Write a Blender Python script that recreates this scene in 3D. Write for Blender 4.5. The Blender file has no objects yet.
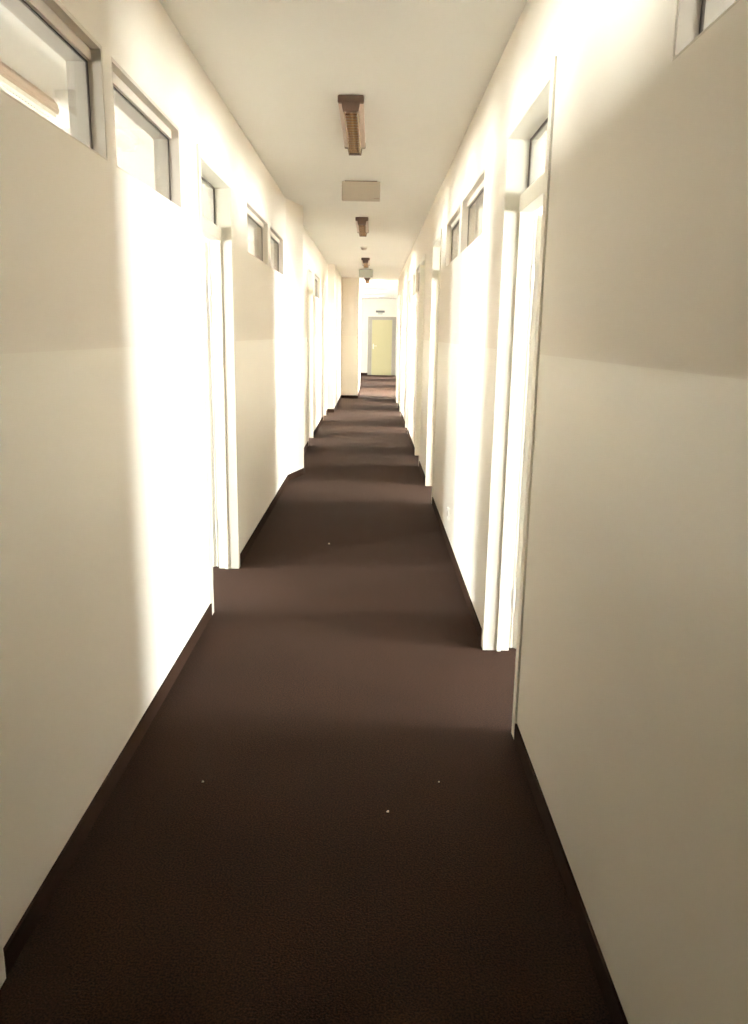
import bpy, bmesh, math, random
from mathutils import Matrix, Vector

random.seed(7)
S = bpy.context.scene
COL = S.collection

# ------------------------------------------------------------------ sizes (metres)
XL, XR = -0.839, 0.563          # corridor faces of the side walls
WT = 0.11                       # partition thickness
ZC = 2.713                      # ceiling
XLB, XRB = XL - WT, XR + WT     # room faces of the side walls
YN, YF = -9.0, 29.5             # near end and far end of the place
XOL, XOR = -5.6, 5.3            # outer (facade) walls
PAINT = 1.422                    # top of the painted dado

# ------------------------------------------------------------------ materials
def new_mat(name):
    m = bpy.data.materials.new(name)
    m.use_nodes = True
    nt = m.node_tree
    return m, nt, nt.nodes, nt.links, nt.nodes['Principled BSDF']

def plain(name, col, rough=0.5, metal=0.0, spec=0.5, noise=0.0, scale=40.0, bump=0.0):
    m, nt, N, L, b = new_mat(name)
    b.inputs['Base Color'].default_value = (*col, 1)
    b.inputs['Roughness'].default_value = rough
    b.inputs['Metallic'].default_value = metal
    b.inputs['Specular IOR Level'].default_value = spec
    if noise or bump:
        tc = N.new('ShaderNodeTexCoord')
        nz = N.new('ShaderNodeTexNoise'); nz.inputs['Scale'].default_value = scale
        nz.inputs['Detail'].default_value = 4
        L.new(tc.outputs['Object'], nz.inputs['Vector'])
        if noise:
            mx = N.new('ShaderNodeMix'); mx.data_type = 'RGBA'
            mx.inputs[6].default_value = (*[c * (1 - noise) for c in col], 1)
            mx.inputs[7].default_value = (*[min(1, c * (1 + noise)) for c in col], 1)
            L.new(nz.outputs['Fac'], mx.inputs[0]); L.new(mx.outputs[2], b.inputs['Base Color'])
        if bump:
            bp = N.new('ShaderNodeBump'); bp.inputs['Strength'].default_value = bump
            bp.inputs['Distance'].default_value = 0.002
            L.new(nz.outputs['Fac'], bp.inputs['Height']); L.new(bp.outputs['Normal'], b.inputs['Normal'])
    return m

def wall_paint(name, upper, lower):
    """matt wall paint above, slightly glossier dado paint below PAINT"""
    m, nt, N, L, b = new_mat(name)
    g = N.new('ShaderNodeNewGeometry')
    sp = N.new('ShaderNodeSeparateXYZ'); L.new(g.outputs['Position'], sp.inputs[0])
    lt = N.new('ShaderNodeMath'); lt.operation = 'LESS_THAN'; lt.inputs[1].default_value = PAINT
    L.new(sp.outputs['Z'], lt.inputs[0])
    mx = N.new('ShaderNodeMix'); mx.data_type = 'RGBA'
    mx.inputs[6].default_value = (*upper, 1); mx.inputs[7].default_value = (*lower, 1)
    L.new(lt.outputs[0], mx.inputs[0])
    nz = N.new('ShaderNodeTexNoise'); nz.inputs['Scale'].default_value = 1.6; nz.inputs['Detail'].default_value = 5
    L.new(g.outputs['Position'], nz.inputs['Vector'])
    hs = N.new('ShaderNodeHueSaturation')
    mr = N.new('ShaderNodeMapRange'); mr.inputs[3].default_value = 0.97; mr.inputs[4].default_value = 1.03
    L.new(nz.outputs['Fac'], mr.inputs[0]); L.new(mr.outputs[0], hs.inputs['Value'])
    L.new(mx.outputs[2], hs.inputs['Color']); L.new(hs.outputs[0], b.inputs['Base Color'])
    r = N.new('ShaderNodeMapRange'); r.inputs[3].default_value = 0.75; r.inputs[4].default_value = 0.33
    L.new(lt.outputs[0], r.inputs[0]); L.new(r.outputs[0], b.inputs['Roughness'])
    nf = N.new('ShaderNodeTexNoise'); nf.inputs['Scale'].default_value = 260
    L.new(g.outputs['Position'], nf.inputs['Vector'])
    bp = N.new('ShaderNodeBump'); bp.inputs['Strength'].default_value = 0.06; bp.inputs['Distance'].default_value = 0.001
    L.new(nf.outputs['Fac'], bp.inputs['Height']); L.new(bp.outputs['Normal'], b.inputs['Normal'])
    b.inputs['Specular IOR Level'].default_value = 0.45
    return m

def carpet_mat():
    m, nt, N, L, b = new_mat('brown_carpet')
    g = N.new('ShaderNodeNewGeometry')
    n1 = N.new('ShaderNodeTexNoise'); n1.inputs['Scale'].default_value = 185; n1.inputs['Detail'].default_value = 3
    n2 = N.new('ShaderNodeTexNoise'); n2.inputs['Scale'].default_value = 2.2; n2.inputs['Detail'].default_value = 5
    for n in (n1, n2): L.new(g.outputs['Position'], n.inputs['Vector'])
    cr = N.new('ShaderNodeValToRGB')
    e = cr.color_ramp.elements
    e[0].position = 0.36; e[0].color = (0.006, 0.0026, 0.0013, 1)
    e[1].position = 0.64; e[1].color = (0.036, 0.0158, 0.0083, 1)
    L.new(n1.outputs['Fac'], cr.inputs[0])
    mr = N.new('ShaderNodeMapRange'); mr.inputs[3].default_value = 0.8; mr.inputs[4].default_value = 1.2
    L.new(n2.outputs['Fac'], mr.inputs[0])
    hs = N.new('ShaderNodeHueSaturation'); L.new(mr.outputs[0], hs.inputs['Value']); L.new(cr.outputs[0], hs.inputs['Color'])
    L.new(hs.outputs[0], b.inputs['Base Color'])
    b.inputs['Roughness'].default_value = 0.95
    b.inputs['Specular IOR Level'].default_value = 0.12
    b.inputs['Sheen Weight'].default_value = 0.025
    b.inputs['Sheen Tint'].default_value = (0.8, 0.5, 0.35, 1)
    bp = N.new('ShaderNodeBump'); bp.inputs['Strength'].default_value = 0.5; bp.inputs['Distance'].default_value = 0.004
    L.new(n1.outputs['Fac'], bp.inputs['Height']); L.new(bp.outputs['Normal'], b.inputs['Normal'])
    return m

def glass_mat(name, tint):
    m = bpy.data.materials.new(name); m.use_nodes = True
    nt = m.node_tree; N, L = nt.nodes, nt.links
    N.remove(N['Principled BSDF'])
    out = N['Material Output']
    t = N.new('ShaderNodeBsdfTransparent'); t.inputs[0].default_value = (*tint, 1)
    gl = N.new('ShaderNodeBsdfGlossy'); gl.inputs['Roughness'].default_value = 0.02
    lw = N.new('ShaderNodeLayerWeight'); lw.inputs['Blend'].default_value = 0.5
    pw = N.new('ShaderNodeMath'); pw.operation = 'POWER'; pw.inputs[1].default_value = 5.0
    L.new(lw.outputs['Facing'], pw.inputs[0])
    fr = N.new('ShaderNodeMath'); fr.operation = 'MULTIPLY_ADD'; fr.inputs[1].default_value = 0.6; fr.inputs[2].default_value = 0.03
    L.new(pw.outputs[0], fr.inputs[0])
    mx = N.new('ShaderNodeMixShader')
    L.new(fr.outputs[0], mx.inputs[0]); L.new(t.outputs[0], mx.inputs[1]); L.new(gl.outputs[0], mx.inputs[2])
    L.new(mx.outputs[0], out.inputs[0])
    return m

M = dict(
    wall=wall_paint('wall_paint', (0.81, 0.755, 0.67), (0.835, 0.79, 0.69)),
    room=plain('room_wall_paint', (0.68, 0.635, 0.56), 0.8, noise=0.03, scale=2),
    ceil=plain('ceiling_paint', (0.815, 0.80, 0.75), 0.9, noise=0.025, scale=1.4),
    carpet=carpet_mat(),
    skirt=plain('skirting_carpet', (0.028, 0.0145, 0.009), 0.95, spec=0.05, noise=0.3, scale=140),
    roomfloor=plain('room_floor', (0.05, 0.035, 0.025), 0.7, noise=0.1, scale=30),
    frame=plain('cream_frame_paint', (0.80, 0.765, 0.665), 0.4, noise=0.02, scale=3),
    reveal=plain('window_reveal_paint', (0.62, 0.56, 0.48), 0.55, noise=0.03, scale=3),  # darkened so the colour carries the shade inside the window recess
    leaf=plain('door_leaf_laminate', (0.76, 0.735, 0.66), 0.4, noise=0.02, scale=6),
    gasket=plain('dark_gasket', (0.05, 0.035, 0.025), 0.6),
    glass=glass_mat('dusty_clerestory_glass', (0.79, 0.79, 0.77)), clear=glass_mat('window_glass', (0.97, 0.975, 0.965)),  # clerestory tint is set to dim the daylight coming through the panes
    steel=plain('hinge_metal', (0.75, 0.73, 0.68), 0.35, metal=0.6),
    brown=plain('brown_lamp_plastic', (0.13, 0.08, 0.06), 0.45, noise=0.1, scale=20),
    lampplate=plain('lamp_base_plate', (0.62, 0.50, 0.43), 0.5),
    copper=plain('copper_louver', (0.92, 0.70, 0.46), 0.25, metal=0.5),
    slat=plain('brown_metal_slats', (0.70, 0.52, 0.36), 0.25, metal=0.95),
    tube=plain('fluorescent_tube', (0.92, 0.84, 0.70), 0.25),
    white=plain('white_plastic', (0.82, 0.80, 0.74), 0.35),
    grid=plain('white_louver', (0.90, 0.88, 0.80), 0.3),
    tan=plain('tan_lamp_housing', (0.40, 0.30, 0.23), 0.5),
    sign=plain('beige_sign_plastic', (0.52, 0.46, 0.385), 0.5, noise=0.03, scale=8),
    signgrey=plain('grey_green_sign_plastic', (0.50, 0.52, 0.46), 0.5, noise=0.03, scale=8),
    yellow=plain('yellow_door_paint', (0.47, 0.435, 0.25), 0.5, noise=0.03, scale=4),
    greyframe=plain('grey_door_frame_paint', (0.34, 0.315, 0.27), 0.5, noise=0.03, scale=4),
    darkgrey=plain('dark_grey_plastic', (0.16, 0.15, 0.14), 0.5),
    paper=plain('paper_scrap', (0.75, 0.70, 0.62), 0.8, noise=0.05, scale=200),
)

# ------------------------------------------------------------------ mesh helpers
class MB:
    """collects solids for ONE mesh object"""
    def __init__(self): self.bm = bmesh.new()
    def box(self, a, b, bevel=0.0):
        x0, x1 = sorted((a[0], b[0])); y0, y1 = sorted((a[1], b[1])); z0, z1 = sorted((a[2], b[2]))
        r = bmesh.ops.create_cube(self.bm, size=1)
        vs = r['verts']
        for v in vs:
            v.co = Vector((x0 + (v.co.x + .5) * (x1 - x0), y0 + (v.co.y + .5) * (y1 - y0), z0 + (v.co.z + .5) * (z1 - z0)))
        if bevel:
            es = list({e for v in vs for e in v.link_edges})
            bmesh.ops.bevel(self.bm, geom=es, offset=bevel, segments=2, affect='EDGES', profile=0.5)
        return self
    def cyl(self, p0, p1, r0, r1=None, seg=20):
        p0, p1 = Vector(p0), Vector(p1); d = p1 - p0
        r1 = r0 if r1 is None else r1
        q = d.to_track_quat('Z', 'Y').to_matrix().to_4x4()
        bmesh.ops.create_cone(self.bm, cap_ends=True, segments=seg, radius1=r0, radius2=r1, depth=d.length,
                              matrix=Matrix.Translation((p0 + p1) / 2) @ q)
        return self
    def prism(self, pts, y0, y1):
        """closed xz outline swept along y"""
        a = [self.bm.verts.new((x, y0, z)) for x, z in pts]
        b = [self.bm.verts.new((x, y1, z)) for x, z in pts]
        n = len(pts)
        self.bm.faces.new(a); self.bm.faces.new(b[::-1])
        for i in range(n):
            self.bm.faces.new((a[i], b[i], b[(i + 1) % n], a[(i + 1) % n]))
        return self
    def prism_z(self, pts, z0, z1):
        """closed xy outline swept along z"""
        a = [self.bm.verts.new((x, y, z0)) for x, y in pts]
        b = [self.bm.verts.new((x, y, z1)) for x, y in pts]
        n = len(pts)
        self.bm.faces.new(a[::-1]); self.bm.faces.new(b)
        for i in range(n):
            self.bm.faces.new((a[i], a[(i + 1) % n], b[(i + 1) % n], b[i]))
        return self
    def lathe(self, prof, c, seg=28):
        """(r, z) profile turned about the vertical through c"""
        rings = []
        for r, z in prof:
            rings.append([self.bm.verts.new((c[0] + r * math.cos(2 * math.pi * i / seg), c[1] + r * math.sin(2 * math.pi * i / seg), c[2] + z)) for i in range(seg)])
        for a, b in zip(rings, rings[1:]):
            for i in range(seg):
                self.bm.faces.new((a[i], a[(i + 1) % seg], b[(i + 1) % seg], b[i]))
        self.bm.faces.new(rings[0][::-1]); self.bm.faces.new(rings[-1])
        return self
    def grid_wall(self, axis, u0, u1, z0, z1, t0, t1, holes):
        """solid wall along axis with rectangular holes (ua, ub, za, zb)"""
        us = sorted({u0, u1, *[h for o in holes for h in o[:2]]})
        zs = sorted({z0, z1, *[h for o in holes for h in o[2:]]})
        us = [u for u in us if u0 <= u <= u1]; zs = [z for z in zs if z0 <= z <= z1]
        nu, nz = len(us) - 1, len(zs) - 1
        def solid(i, j):
            if not (0 <= i < nu and 0 <= j < nz): return False
            cu, cz = (us[i] + us[i + 1]) / 2, (zs[j] + zs[j + 1]) / 2
            return not any(a < cu < b and c < cz < d for a, b, c, d in holes)
        cache = {}
        def V(i, j, t):
            k = (i, j, t)
            if k not in cache:
                T = t1 if t else t0
                cache[k] = self.bm.verts.new((T, us[i], zs[j]) if axis == 'y' else (us[i], T, zs[j]))
            return cache[k]
        for i in range(nu):
            for j in range(nz):
                if not solid(i, j): continue
                self.bm.faces.new((V(i, j, 0), V(i, j + 1, 0), V(i + 1, j + 1, 0), V(i + 1, j, 0)))
                self.bm.faces.new((V(i, j, 1), V(i + 1, j, 1), V(i + 1, j + 1, 1), V(i, j + 1, 1)))
                for (di, dj, p, q) in ((-1, 0, (i, j), (i, j + 1)), (1, 0, (i + 1, j + 1), (i + 1, j)), (0, -1, (i + 1, j), (i, j)), (0, 1, (i, j + 1), (i + 1, j + 1))):
                    if not solid(i + di, j + dj):
                        self.bm.faces.new((V(*p, 0), V(*p, 1), V(*q, 1), V(*q, 0)))
        return self
    def slab(self, xs, ys, z0, z1, hole):
        """horizontal slab on a grid of cuts, cell (i, j) left open where hole(i, j)"""
        nx, ny = len(xs) - 1, len(ys) - 1
        ok = lambda i, j: 0 <= i < nx and 0 <= j < ny and not hole(i, j)
        c = {}
        def V(i, j, t):
            if (i, j, t) not in c: c[(i, j, t)] = self.bm.verts.new((xs[i], ys[j], z1 if t else z0))
            return c[(i, j, t)]
        for i in range(nx):
            for j in range(ny):
                if not ok(i, j): continue
                self.bm.faces.new((V(i, j, 0), V(i, j + 1, 0), V(i + 1, j + 1, 0), V(i + 1, j, 0)))
                self.bm.faces.new((V(i, j, 1), V(i + 1, j, 1), V(i + 1, j + 1, 1), V(i, j + 1, 1)))
                for di, dj, p, q in ((-1, 0, (i, j), (i, j + 1)), (1, 0, (i + 1, j + 1), (i + 1, j)), (0, -1, (i + 1, j), (i, j)), (0, 1, (i, j + 1), (i + 1, j + 1))):
                    if not ok(i + di, j + dj):
                        self.bm.faces.new((V(*p, 0), V(*p, 1), V(*q, 1), V(*q, 0)))
        return self
    def build(self, name, mat, parent=None, origin=None, smooth=False):
        bmesh.ops.recalc_face_normals(self.bm, faces=self.bm.faces)
        o3 = Vector(origin) if origin is not None else (parent.location.copy() if parent is not None else Vector((0, 0, 0)))
        wo = o3
        bmesh.ops.translate(self.bm, verts=self.bm.verts, vec=-wo)
        me = bpy.data.meshes.new(name); self.bm.to_mesh(me); self.bm.free()
        me.materials.append(mat)
        if smooth:
            for p in me.polygons: p.use_smooth = True
        o = bpy.data.objects.new(name, me); COL.objects.link(o)
        if parent is not None:
            o.parent = parent           # parts are written in world places; the parent carries only a location
            o.location = wo - world_loc(parent)
        else:
            o.location = wo
        return o

def world_loc(o):
    l = o.location.copy()
    while o.parent is not None:
        o = o.parent; l = l + o.location
    return l

def tag(o, label, cat, group=None, kind=None):
    o['label'] = label; o['category'] = cat
    if group: o['group'] = group
    if kind: o['kind'] = kind
    return o

def empty(name, loc, label, cat, group=None, kind=None):
    o = bpy.data.objects.new(name, None); COL.objects.link(o)
    o.empty_display_size = 0.05; o.location = loc
    return tag(o, label, cat, group, kind)

def sub(mb, name, mat, parent, smooth=False):
    return mb.build(name, mat, parent, origin=world_loc(parent), smooth=smooth)

def copy_tree(o, parent=None):
    c = o.copy(); COL.objects.link(c)
    if parent is not None: c.parent = parent
    for ch in list(o.children): copy_tree(ch, c)
    return c

# ------------------------------------------------------------------ layout along the corridor
ZS, ZH = 1.995, 2.322              # clerestory sill and head
LEFT_WIN = [(1.58, 2.668), (2.752, 3.655), (5.52, 6.59), (6.74, 7.69), (11.75, 12.95)]
RIGHT_WIN = [(0.66, 1.66), (4.34, 5.39), (5.51, 6.46), (10.05, 10.95), (11.1, 11.75)]
LEFT_DOOR = [(0.70, 1.51), (4.05, 4.86), (10.55, 11.36), (13.75, 14.58)]
RIGHT_DOOR = [(2.765, 3.575), (6.97, 7.79), (9.02, 9.83), (12.05, 12.86), (14.75, 15.56), (16.75, 17.55)]
DT = 2.285                      # head of a door opening with its transom light
FR = 0.02                       # frame lining
LEFT_END = 15.15                # the left wall steps in here
RIGHT_END = 18.6
ADDED_ALCOVES = [(19.9, 21.5), (24.2, 25.2), (27.2, 28.1)]  # window alcoves added to throw bright bands on the far floor

def holes(wins, doors):
    h = [(a, b, ZS, ZH) for a, b in wins]
    h += [(a - FR, b + FR, 0.0, DT + FR) for a, b in doors]
    return h

def structure(mb, name, mat, label, cat):
    return tag(mb.build(name, mat), label, cat, kind='structure')

# floor and ceiling
structure(MB().box((XLB - 0.0, YN, -0.12), (XRB + 0.0, 18.7, 0.0)).box((-5.6, 18.7, -0.12), (1.05, YF + 0.1, 0.0)), 'floor', M['carpet'],
          'dark brown carpet running down the whole corridor', 'carpet')
structure(MB().box((XOL - 0.2, YN - 0.1, ZC), (XOR + 0.2, YF + 0.2, ZC + 0.15)), 'ceiling', M['ceil'],
          'pale cream painted ceiling above the corridor', 'ceiling')
structure(MB().box((XOL, YN, -0.12), (XLB, 18.7, 0.0)), 'floor_left_rooms', M['carpet'], 'floor of the offices behind the left wall', 'floor')
structure(MB().box((XRB, YN, -0.12), (XOR, RIGHT_END, 0.0)), 'floor_right_rooms', M['carpet'], 'floor of the offices behind the right wall', 'floor')

# side walls of the corridor
structure(MB().grid_wall('y', YN, LEFT_END, 0, ZC, XLB, XL, holes(LEFT_WIN, LEFT_DOOR)), 'wall_left', M['wall'],
          'long cream painted wall on the left with high windows and doorways', 'wall')
structure(MB().grid_wall('y', YN, RIGHT_END, 0, ZC, XR, XRB, holes(RIGHT_WIN, RIGHT_DOOR)), 'wall_right', M['wall'],
          'long cream painted wall on the right with high windows and doorways', 'wall')
# wedge shaped pilaster on the left wall
structure(MB().prism_z([(XL + 0.001, 7.93), (-0.715, 8.36), (-0.715, 8.40), (XL + 0.001, 8.46)], 0.0, ZC), 'wall_left_pilaster', M['wall'],
          'slanted white pilaster jutting from the left wall after two high windows', 'pilaster')
# steps where the corridor narrows
structure(MB().box((XLB, LEFT_END, 0), (-0.715, 18.6, ZC)), 'wall_left_step', M['wall'],
          'wall section stepping inward beyond the last left doorway', 'wall')
structure(MB().box((XLB, 18.6, 0), (-0.32, 22.3, ZC)), 'wall_left_pier', M['wall'],
          'broad pale pier on the left where the corridor narrows', 'wall')
# end walls
DX0, DX1 = -0.165, 0.855
structure(MB().grid_wall('x', -5.6, 1.05, 0, ZC, YF, YF + 0.12, []), 'wall_far', M['wall'],
          'white wall closing the far end of the corridor around the yellow door', 'wall')
structure(MB().grid_wall('x', XLB, XRB, 0, ZC, YN - 0.1, YN, []), 'wall_near', M['wall'], 'wall closing the corridor behind the viewer', 'wall')
structure(MB().grid_wall('y', RIGHT_END - 0.12, YF, 0, ZC, 0.86, 1.05, [(y0, y1, -0.01, 2.2) for y0, y1 in ADDED_ALCOVES]), 'wall_right_far', M['wall'],
          'white wall on the right beyond the last doorway, leading to the yellow door', 'wall')

# rooms: partitions and outer walls with daylight windows
LEFT_PART = [5.40, 11.62, 15.05]
RIGHT_PART = [4.22, 8.45, 9.97, 13.5]
def ext(wins): return [(a, b, 0.85, 2.15) for a, b in wins]
LEFT_EXT = [(0.6, 1.8), (3.45, 4.65), (7.5, 8.7), (9.95, 11.1), (11.9, 12.7), (13.0, 14.5), (22.9, 24.2)]
RIGHT_EXT = [(-0.9, 0.2), (1.6, 3.1), (4.6, 5.6), (6.3, 7.5), (8.7, 9.5), (10.4, 11.2), (11.4, 12.8), (13.7, 15.3), (15.7, 17.4)]
structure(MB().grid_wall('y', YN, YF, 0, ZC, XOL - 0.2, XOL, ext(LEFT_EXT)), 'wall_left_outer', M['room'], 'outer wall of the left offices and lobby', 'wall')
structure(MB().grid_wall('y', YN, RIGHT_END, 0, ZC, XOR, XOR + 0.2, ext(RIGHT_EXT)), 'wall_right_outer', M['room'], 'outer wall of the right offices', 'wall')
p = MB()
for y in LEFT_PART: p.box((XOL, y, 0), (XLB, y + 0.1, ZC))
p.box((XOL, 18.6, 0), (XLB, 18.72, ZC)); p.box((XOL, YN - 0.1, 0), (XLB, YN, ZC))
structure(p, 'wall_left_partitions', M['room'], 'partition walls between the left offices', 'wall')
p = MB()
for y in RIGHT_PART: p.box((XRB, y, 0), (XOR, y + 0.1, ZC))
p.box((XRB, RIGHT_END - 0.12, 0), (XOR, RIGHT_END, ZC)); p.box((XRB, YN - 0.1, 0), (XOR, YN, ZC))
structure(p, 'wall_right_partitions', M['room'], 'partition walls between the right offices', 'wall')

for i, (y0, y1) in enumerate(ADDED_ALCOVES):
    structure(MB().grid_wall('y', y0 - 0.1, y1 + 0.1, 0, ZC, 2.1, 2.3, [(y0 + 0.05, y1 - 0.05, 0.4, 2.15)]).box((1.05, y0 - 0.1, 0), (2.1, y0, ZC)).box((1.05, y1, 0), (2.1, y1 + 0.1, ZC)),
              'wall_right_alcove_%d' % (i + 1), M['room'], 'walls of a window alcove on the right near the far end', 'wall')
    structure(MB().box((1.05, y0, -0.12), (2.1, y1, 0.0)), 'floor_right_alcove_%d' % (i + 1), M['carpet'], 'carpet in a window alcove on the right', 'carpet')

# skirting of the same brown carpet
def skirting(x_wall, sgn, spans, name, label):
    mb = MB()
    for a, b in spans:
        mb.box((x_wall, a, 0), (x_wall + sgn * 0.008, b, 0.068))
    return mb, name, label
def spans(y0, y1, doors, c=0.056):
    out = []; y = y0
    for a, b in doors:
        out.append((y, a - c)); y = b + c
    out.append((y, y1)); return out
mb = MB()
for a, b in spans(YN, LEFT_END, LEFT_DOOR):
    for c, d in ([(a, 7.93), (8.46, b)] if a < 8 < b else [(a, b)]):
        mb.box((XL, c, 0), (XL + 0.008, d, 0.068))
mb.prism_z([(XL, 7.92), (-0.712, 8.352), (-0.706, 8.40), (-0.715, 8.41), (-0.715, 8.36), (XL + 0.001, 7.93)], 0, 0.068)
mb.box((XL, LEFT_END - 0.008, 0), (-0.707, LEFT_END, 0.068)).box((-0.715, LEFT_END, 0), (-0.707, 18.592, 0.068))
mb.box((-0.715, 18.592, 0), (-0.312, 18.6, 0.068)).box((-0.32, 18.6, 0), (-0.312, 22.3, 0.068))
structure(mb, 'baseboard_left', M['skirt'], 'dark brown carpet skirting along the left wall', 'baseboard')
mb = MB()
for a, b in spans(YN, RIGHT_END, RIGHT_DOOR): mb.box((XR - 0.008, a, 0), (XR, b, 0.068))
structure(mb, 'baseboard_right', M['skirt'], 'dark brown carpet skirting along the right wall', 'baseboard')
structure(MB().box((-5.6, YF - 0.008, 0), (DX0, YF, 0.075)), 'baseboard_far', M['skirt'],
          'dark skirting along the end wall beside the yellow door', 'baseboard')

# ------------------------------------------------------------------ clerestory windows
win_n = 0
def clerestory(side, a, b, label):
    global win_n
    win_n += 1
    x, s = (XL, -1) if side == 'l' else (XR, 1)
    w = empty('window_%d' % win_n, (x, (a + b) / 2, ZS), label, 'window', kind='structure')
    g = 0.045                                    # the pane sits in the middle of the wall
    f = MB()                                     # painted lining boards
    t = 0.012
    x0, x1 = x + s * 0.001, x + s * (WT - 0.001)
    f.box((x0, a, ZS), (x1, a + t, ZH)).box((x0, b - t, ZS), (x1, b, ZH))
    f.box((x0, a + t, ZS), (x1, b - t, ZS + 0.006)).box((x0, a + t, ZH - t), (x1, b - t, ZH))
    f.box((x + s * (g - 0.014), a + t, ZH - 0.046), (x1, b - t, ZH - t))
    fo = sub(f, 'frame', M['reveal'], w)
    k = MB()
    e = 0.0045
    ka, kb, kz0, kz1 = a + t, b - t, ZS + 0.006, ZH - 0.046
    q0, q1 = x + s * (g - 0.003), x + s * (g + 0.003)
    k.box((q0, ka, kz0), (q1, ka + e, kz1)).box((q0, kb - e, kz0), (q1, kb, kz1))
    k.box((q0, ka + e, kz1 - e), (q1, kb - e, kz1))
    sub(k, 'gasket', M['gasket'], fo)
    sub(MB().box((x + s * (g - 0.002), ka + e * .5, kz0), (x + s * (g + 0.002), kb - e * .5, kz1 - e * .5)), 'pane', M['glass'], w)
    return w
Llab = ['nearest high window on the left, a strip lamp showing behind its glass', 'second high window on the left, just before the first doorway',
        'high window just past the first left doorway', 'high window on the left just before the slanted pilaster',
        'small high window on the left beyond the slanted pilaster']
Rlab = ['bright high window cut by the top right corner of the picture',
        'first high window past the nearest right doorway', 'second high window past the nearest right doorway, before the next doorway',
        'tiny distant high window on the right wall, nearer of two', 'tiny distant high window on the right wall, farther of two']
for (a, b), l in zip(LEFT_WIN, Llab): clerestory('l', a, b, l)
for (a, b), l in zip(RIGHT_WIN, Rlab): clerestory('r', a, b, l)

# daylight windows of the offices and the lobby
def facade_window(side, a, b, label, x=None, z0=0.85):
    global win_n
    win_n += 1
    s = -1 if side == 'l' else 1
    if x is None: x = XOL if side == 'l' else XOR
    w = empty('window_%d' % win_n, (x, (a + b) / 2, z0), label, 'window', kind='structure')
    f = MB(); t = 0.05; x0, x1 = x + s * 0.08, x + s * 0.13
    f.box((x0, a, z0), (x1, a + t, 2.15)).box((x0, b - t, z0), (x1, b, 2.15))
    f.box((x0, a + t, z0), (x1, b - t, z0 + t)).box((x0, a + t, 2.15 - t), (x1, b - t, 2.15))
    sub(f, 'frame', M['white'], w)
    sub(MB().box((x + s * 0.103, a + t, z0 + t), (x + s * 0.107, b - t, 2.15 - t)), 'pane', M['clear'], w)
    # light portal: guides the sky's light in, gives none of its own
    ld = bpy.data.lights.new('window_portal', 'AREA'); ld.shape = 'RECTANGLE'
    ld.size = 2.15 - z0; ld.size_y = b - a
    ld.cycles.is_portal = True
    lo = bpy.data.objects.new('window_portal', ld); COL.objects.link(lo)
    lo.location = (x + s * 0.19, (a + b) / 2, (2.15 + z0) / 2)
    lo.rotation_euler = (0, math.radians(90 * s), 0)
    lo['kind'] = 'helper'
for i, (a, b) in enumerate(LEFT_EXT):
    facade_window('l', a, b, ('daylight window of the lobby at the far end' if a > 20 else 'daylight window of an office behind the left wall'))
for a, b in RIGHT_EXT: facade_window('r', a, b, 'daylight window of an office behind the right wall')

for y0, y1 in ADDED_ALCOVES: facade_window('r', y0 + 0.05, y1 - 0.05, 'daylight window of an alcove on the right near the far end', 2.1, 0.4)

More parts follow.
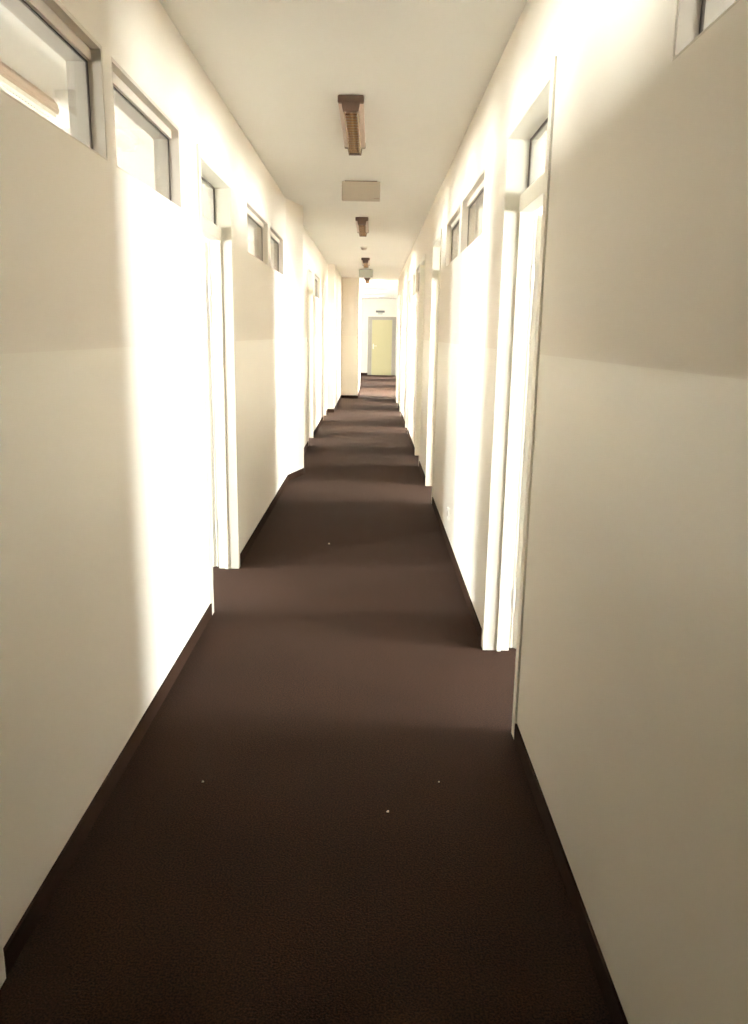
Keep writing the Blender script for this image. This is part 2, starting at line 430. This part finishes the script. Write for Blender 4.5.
# ------------------------------------------------------------------ doorways: steel frame, transom light, open leaf
door_n = 0
def doorway(side, a, b, label, open_deg):
    global door_n
    door_n += 1
    x, s = (XL, -1) if side == 'l' else (XR, 1)
    d = empty('door_%d' % door_n, (x, (a + b) / 2, 0), label, 'door', kind='structure')
    f = MB()
    cw, ct = 0.05, 0.008                           # architrave flange
    xin, xout = x - s * ct, x + s * (WT + ct)
    # lining
    f.box((xin, a - FR, 0), (xout, a, DT)).box((xin, b, 0), (xout, b + FR, DT)).box((xin, a - FR, DT), (xout, b + FR, DT + FR))
    # flanges on both wall faces
    for q in ((x, x - s * ct), (x + s * WT, x + s * (WT + ct))):
        f.box((q[0], a - FR - cw + 0.018, 0), (q[1], a - FR, DT + FR))
        f.box((q[0], b + FR, 0), (q[1], b + FR + cw - 0.018, DT + FR))
        f.box((q[0], a - FR - cw + 0.018, DT + FR), (q[1], b + FR + cw - 0.018, DT + FR + cw - 0.02))
    # door stop on the lining, room side
    sx0, sx1 = x + s * 0.058, x + s * 0.078
    f.box((sx0, b - 0.012, 0), (sx1, b, 1.998)).box((sx0, a, 0), (sx1, a + 0.012, 1.998))
    fr = sub(f, 'frame', M['frame'], d)
    sub(MB().box((x + s * 0.054, a, ZS), (x + s * (WT + 0.006), b, 2.066), bevel=0.003), 'transom_bar', M['frame'], d)
    gx = x + s * 0.088
    sub(MB().box((gx - 0.002, a + 0.004, 2.066), (gx + 0.002, b - 0.004, DT - 0.004)), 'transom_pane', M['glass'], d)
    k = MB(); e = 0.008
    k.box((gx - 0.004, a, 2.066), (gx + 0.004, a + e, DT)).box((gx - 0.004, b - e, 2.066), (gx + 0.004, b, DT)).box((gx - 0.004, a + e, DT - e), (gx + 0.004, b - e, DT))
    sub(k, 'gasket', M['gasket'], fr)
    # leaf hung on the far jamb and standing open into the room
    hinge = Vector((x + s * (WT + (0.045 if open_deg > -45 else 0.022)), b - 0.002, 0))
    w = b - a - 0.012
    lf = bpy.data.objects.new('door_leaf', None)
    th = 0.04
    mb = MB().box((0, -th, 0.008), (w, 0, 1.99), bevel=0.002)          # slab along +x, face towards -y
    mb.box((-0.013, -0.015, 0.008), (w + 0.013, 0.0, 1.996), bevel=0.002)   # rebated lip
    me_o = mb.build('door_leaf', M['leaf'])
    R = Matrix.Rotation(math.radians(open_deg if s > 0 else -open_deg), 4, 'Z')
    if s < 0: R = Matrix.Scale(-1, 4, Vector((1, 0, 0))) @ Matrix.Rotation(math.radians(open_deg), 4, 'Z')
    me_o.data.transform(Matrix.Translation((0, th, 0))); me_o.data.transform(R)
    if s < 0: me_o.data.flip_normals()
    me_o.data.transform(Matrix.Translation(hinge - d.location))
    me_o.parent = d; me_o.location = (0, 0, 0)
    bpy.data.objects.remove(lf)
    def at(lx, ly, z): return (R @ Vector((lx, ly + th, 0))) + hinge + Vector((0, 0, z))
    for z in (0.262, 1.73):                        # two knuckle hinges
        c = Vector((x + s * (WT + 0.016), b + 0.002, z))
        hb = MB().cyl(c + Vector((0, 0, -0.045)), c + Vector((0, 0, 0.045)), 0.009, seg=14)
        hb.cyl(c + Vector((0, 0, 0.045)), c + Vector((0, 0, 0.052)), 0.006, seg=14)
        sub(hb, 'hinge', M['steel'], d, smooth=False)
    hm = MB()                                      # lever handles on both faces
    for ly, o in ((-th, -1), (0, 1)):
        p0 = at(w - 0.07, ly, 1.05); p1 = at(w - 0.07, ly + o * 0.05, 1.05); p2 = at(w - 0.19, ly + o * 0.05, 1.05)
        hm.cyl(p0, p1, 0.009); hm.cyl(p1, p2, 0.009)
    sub(hm, 'handle', M['steel'], me_o)
    return d
doorway('l', *LEFT_DOOR[0], 'closed left door beside the viewer, only its frame edge in the bottom left corner', -90)
doorway('l', *LEFT_DOOR[1], 'nearest left doorway with cream frame and transom light, leaf open into the office', 40)
doorway('l', *LEFT_DOOR[2], 'second left doorway, beyond the slanted pilaster', 15)
doorway('l', *LEFT_DOOR[3], 'last left doorway, before the wall steps inward', 18)
for i, (a, b) in enumerate(RIGHT_DOOR):
    doorway('r', a, b, ['nearest right doorway with tall cream frame, transom light and open leaf', 'second doorway along the right wall', 'third doorway along the right wall',
                        'fourth doorway along the right wall', 'fifth doorway along the right wall', 'farthest doorway on the right wall'][i], 8 if i == 2 else 40)

# yellow door at the far end
d = empty('door_%d' % (door_n + 1), (0.35, YF, 0), 'pale yellow door in a grey frame closing the far end of the corridor', 'door', kind='structure')
f = MB()
f.box((DX0, YF - 0.03, 0), (-0.02, YF + 0.11, 2.085), bevel=0.004).box((0.715, YF - 0.03, 0), (DX1, YF + 0.11, 2.085), bevel=0.004)
f.box((-0.02, YF - 0.03, 1.975), (0.715, YF + 0.11, 2.085), bevel=0.004)
sub(f, 'frame', M['greyframe'], d)
lf = sub(MB().box((-0.018, YF - 0.016, 0.004), (0.713, YF + 0.03, 1.973), bevel=0.003), 'door_leaf', M['yellow'], d)
sub(MB().box((0.06, YF - 0.021, 0.10), (0.635, YF - 0.015, 0.40), bevel=0.002), 'kick_plate', M['yellow'], lf)
h = MB().cyl((0.04, YF - 0.01, 1.05), (0.04, YF - 0.06, 1.05), 0.010).cyl((0.04, YF - 0.06, 1.05), (0.16, YF - 0.06, 1.05), 0.010)
h.box((0.02, YF - 0.021, 0.94), (0.06, YF - 0.014, 1.12), bevel=0.002)
sub(h, 'handle', M['steel'], lf)

# ------------------------------------------------------------------ ceiling lamps
def corridor_lamp(x, y0, L, label):
    """narrow strip lamp: base plate, brown end caps, copper louver with the tube behind it"""
    t = empty('ceiling_lamp', (x, y0 + L / 2, ZC), label, 'lamp', 'strip lamps on the corridor ceiling')
    z = ZC
    hw, bw = 0.068, 0.039
    sub(MB().box((x - hw, y0 + 0.02, z - 0.038), (x + hw, y0 + L - 0.02, z), bevel=0.004), 'base_plate', M['lampplate'], t)
    # channel walls
    ch = MB()
    for s in (-1, 1):
        ch.prism([(x + s * (bw + 0.004), z - 0.02), (x + s * bw, z - 0.078), (x + s * (bw - 0.004), z - 0.078), (x + s * (bw - 0.001), z - 0.02)], y0 + 0.025, y0 + L - 0.025)
    ch.box((x - bw, y0 + 0.025, z - 0.028), (x + bw, y0 + L - 0.025, z - 0.020))
    sub(ch, 'reflector', M['copper'], t)
    lo = MB()
    n = 17; st = (L - 0.10) / (n - 1)
    ys = [y0 + 0.05 + st * k + e for k in range(n) for e in (-0.002, 0.002)]
    lo.slab([x - bw + 0.005, x - bw + 0.008, x + bw - 0.008, x + bw - 0.005], ys, z - 0.077, z - 0.066, lambda i, j: i == 1 and j % 2 == 1)
    sub(lo, 'louver', M['slat'], t)
    sub(MB().cyl((x, y0 + 0.04, z - 0.047), (x, y0 + L - 0.04, z - 0.047), 0.013, seg=16), 'tube', M['tube'], t, smooth=False)
    for ya, yb in ((y0, y0 + 0.03), (y0 + L - 0.03, y0 + L)):
        cap = MB()
        cap.box((x - hw - 0.002, ya, z - 0.042), (x + hw + 0.002, yb, z - 0.001), bevel=0.008)
        cap.prism([(x - bw - 0.010, z - 0.040), (x + bw + 0.010, z - 0.040), (x + bw + 0.002, z - 0.082), (x - bw - 0.002, z - 0.082)], ya + 0.001, yb - 0.001)
        sub(cap, 'end_cap', M['brown'], t)
    return t
lamp = corridor_lamp(-0.134, 4.56, 1.08, 'nearest ceiling strip lamp with copper louver and brown end cap, unlit')
for y, l in ((9.05, 'second ceiling strip lamp, just beyond the first hanging sign box'),
             (13.75, 'third ceiling strip lamp, just before the second hanging sign box'),
             (18.30, 'farthest visible ceiling strip lamp, behind the second hanging sign box')):
    c = copy_tree(lamp); c.location.y = y + 0.54; c['label'] = l

# office lamp seen through the first high window
def office_lamp(x, y0, L, label):
    t = empty('office_lamp', (x, y0 + L / 2, ZC), label, 'lamp')
    z = ZC; hw = 0.085
    hs = MB()
    hs.prism([(x - hw * .75, z), (x + hw * .75, z), (x + hw, z - 0.03), (x + hw, z - 0.075), (x - hw, z - 0.075), (x - hw, z - 0.03)], y0, y0 + L)
    hs.box((x - hw - 0.004, y0 - 0.004, z - 0.06), (x + hw + 0.004, y0 + L + 0.004, z - 0.05))
    sub(hs, 'housing', M['tan'], t)
    g = MB()
    sub(MB().box((x - hw + 0.006, y0 + 0.02, z - 0.084), (x + hw - 0.006, y0 + L - 0.02, z - 0.074)), 'diffuser', M['grid'], t)
    n = 40; st = (L - 0.06) / (n - 1)
    ys = [y0 + 0.03 + st * k + e for k in range(n) for e in (-0.004, 0.004)]
    xs = [x - hw + 0.006 + (2 * hw - 0.012 - 0.006) * k / 4 + e for k in range(5) for e in (0, 0.006)]
    g.slab(xs, ys, z - 0.098, z - 0.083, lambda i, j: i % 2 == 1 and j % 2 == 1)
    sub(g, 'louver', M['grid'], t)
    return t
office_lamp(-1.845, 3.32, 1.45, 'white louvered strip lamp on the office ceiling behind the nearest left high window')

# hanging sign boxes
def sign_box(name, x, y, w, mat, label):
    t = empty(name, (x, y, ZC), label, 'sign', 'sign boxes hanging from the corridor ceiling')
    h = 0.15
    b = sub(MB().box((x - w / 2, y - 0.025, ZC - 0.006 - h), (x + w / 2, y + 0.025, ZC - 0.006), bevel=0.006), 'housing', mat, t)
    sub(MB().box((x - w * .42, y - 0.02, ZC - 0.008), (x + w * .42, y + 0.02, ZC), bevel=0.002), 'ceiling_mount', M['brown'], t)
    sub(MB().box((x + w * .33, y - 0.028, ZC - h + 0.010), (x + w * .47, y - 0.024, ZC - h + 0.015)), 'catch', M['tan'], b)
    return t
sign_box('sign_box', -0.113, 7.0, 0.318, M['sign'], 'nearer beige sign box hanging under the ceiling, blank side showing')
sign_box('sign_box', -0.148, 16.2, 0.275, M['signgrey'], 'distant grey-green sign box hanging under the ceiling')

# smoke detector
t = empty('smoke_detector', (-0.143, 12.1, ZC), 'small round smoke detector between the second and third ceiling lamps', 'smoke detector')
sub(MB().lathe([(0.052, 0), (0.052, -0.012), (0.048, -0.016)], (-0.143, 12.1, ZC)), 'base', M['white'], t, smooth=False)
sub(MB().lathe([(0.042, -0.016), (0.040, -0.034), (0.030, -0.044), (0.012, -0.047)], (-0.143, 12.1, ZC)), 'sensor_head', M['sign'], t, smooth=False)

# wall socket near the floor of the right wall
t = empty('wall_socket', (XR, 5.47, 0.245), 'small white wall socket low on the right wall past the nearest doorway', 'socket')
sub(MB().box((XR - 0.012, 5.43, 0.205), (XR, 5.51, 0.285), bevel=0.004), 'cover_plate', M['white'], t)
sub(MB().cyl((XR - 0.014, 5.47, 0.245), (XR - 0.011, 5.47, 0.245), 0.022, seg=24), 'socket_insert', M['sign'], t)

# emergency sign above the yellow door
t = empty('emergency_light', (0.27, YF, 2.25), 'small dark grey emergency light on the end wall above the yellow door', 'light')
sub(MB().box((0.11, YF - 0.10, 2.23), (0.43, YF + 0.004, 2.30), bevel=0.008), 'housing', M['darkgrey'], t)
sub(MB().prism([(0.17, 2.231), (0.37, 2.231), (0.35, 2.16), (0.19, 2.16)], YF - 0.085, YF - 0.02), 'lens', M['signgrey'], t)

# scraps of lint on the carpet
def scrap(x, y, r, label):
    bm = bmesh.new(); n = 7
    top = []; bot = []
    for i in range(n):
        a = 2 * math.pi * i / n; q = r * random.uniform(0.6, 1.15)
        bot.append(bm.verts.new((q * math.cos(a), q * math.sin(a), 0.0)))
        top.append(bm.verts.new((q * .8 * math.cos(a), q * .8 * math.sin(a), r * random.uniform(0.35, 0.9))))
    bm.faces.new(bot[::-1]); bm.faces.new(top)
    for i in range(n): bm.faces.new((bot[i], bot[(i + 1) % n], top[(i + 1) % n], top[i]))
    mb = MB(); mb.bm.free(); mb.bm = bm
    o = mb.build('paper_scrap', M['paper']); o.location = (x, y, 0.0005)
    return tag(o, label, 'scrap', 'pale scraps on the carpet')
scrap(-0.289, 5.50, 0.009, 'pale scrap on the carpet level with the first left doorway, farthest of the scraps')
scrap(0.073, 2.24, 0.005, 'pale scrap on the dark carpet, nearest of the scraps')
scrap(0.249, 2.416, 0.004, 'faint pale scrap on the dark carpet near the nearest right doorway')
scrap(-0.547, 2.397, 0.004, 'faint pale scrap on the dark carpet near the left skirting')

# ------------------------------------------------------------------ daylight
w = bpy.data.worlds.new('daylight'); S.world = w; w.use_nodes = True
bg = w.node_tree.nodes['Background']
bg.inputs['Color'].default_value = (0.97, 0.985, 1.0, 1); bg.inputs['Strength'].default_value = 212.0

# ------------------------------------------------------------------ camera
f_px, pitch, yaw, roll, hgt = 790.8, 0.22167, 0.005595, 0.01677, 1.4804
cp, sp_, cy, sy = math.cos(pitch), math.sin(pitch), math.cos(yaw), math.sin(yaw)
F = Vector((sy * cp, cy * cp, -sp_)); Rv = Vector((cy, -sy, 0)); U = Rv.cross(F)
R2 = Rv * math.cos(roll) + U * math.sin(roll); U2 = -Rv * math.sin(roll) + U * math.cos(roll)
cam = bpy.data.cameras.new('camera'); co = bpy.data.objects.new('camera', cam); COL.objects.link(co)
co.matrix_world = Matrix(((R2.x, U2.x, -F.x, 0), (R2.y, U2.y, -F.y, 0), (R2.z, U2.z, -F.z, hgt), (0, 0, 0, 1)))
cam.sensor_fit = 'VERTICAL'; cam.sensor_height = 24.0; cam.lens = 24.0 * f_px / 1024.0
cam.clip_start = 0.02; cam.clip_end = 200
S.camera = co

# ------------------------------------------------------------------ render look
S.view_settings.view_transform = 'Standard'
S.view_settings.look = 'None'
S.view_settings.gamma = 1.0
S.view_settings.use_curve_mapping = False
S.view_settings.exposure = 0.0
S.cycles.max_bounces = 14
S.cycles.diffuse_bounces = 10
S.cycles.glossy_bounces = 4
S.cycles.transparent_max_bounces = 24
S.cycles.caustics_reflective = False
S.cycles.caustics_refractive = False
S.cycles.sample_clamp_indirect = 20.0
S.cycles.use_denoising = True
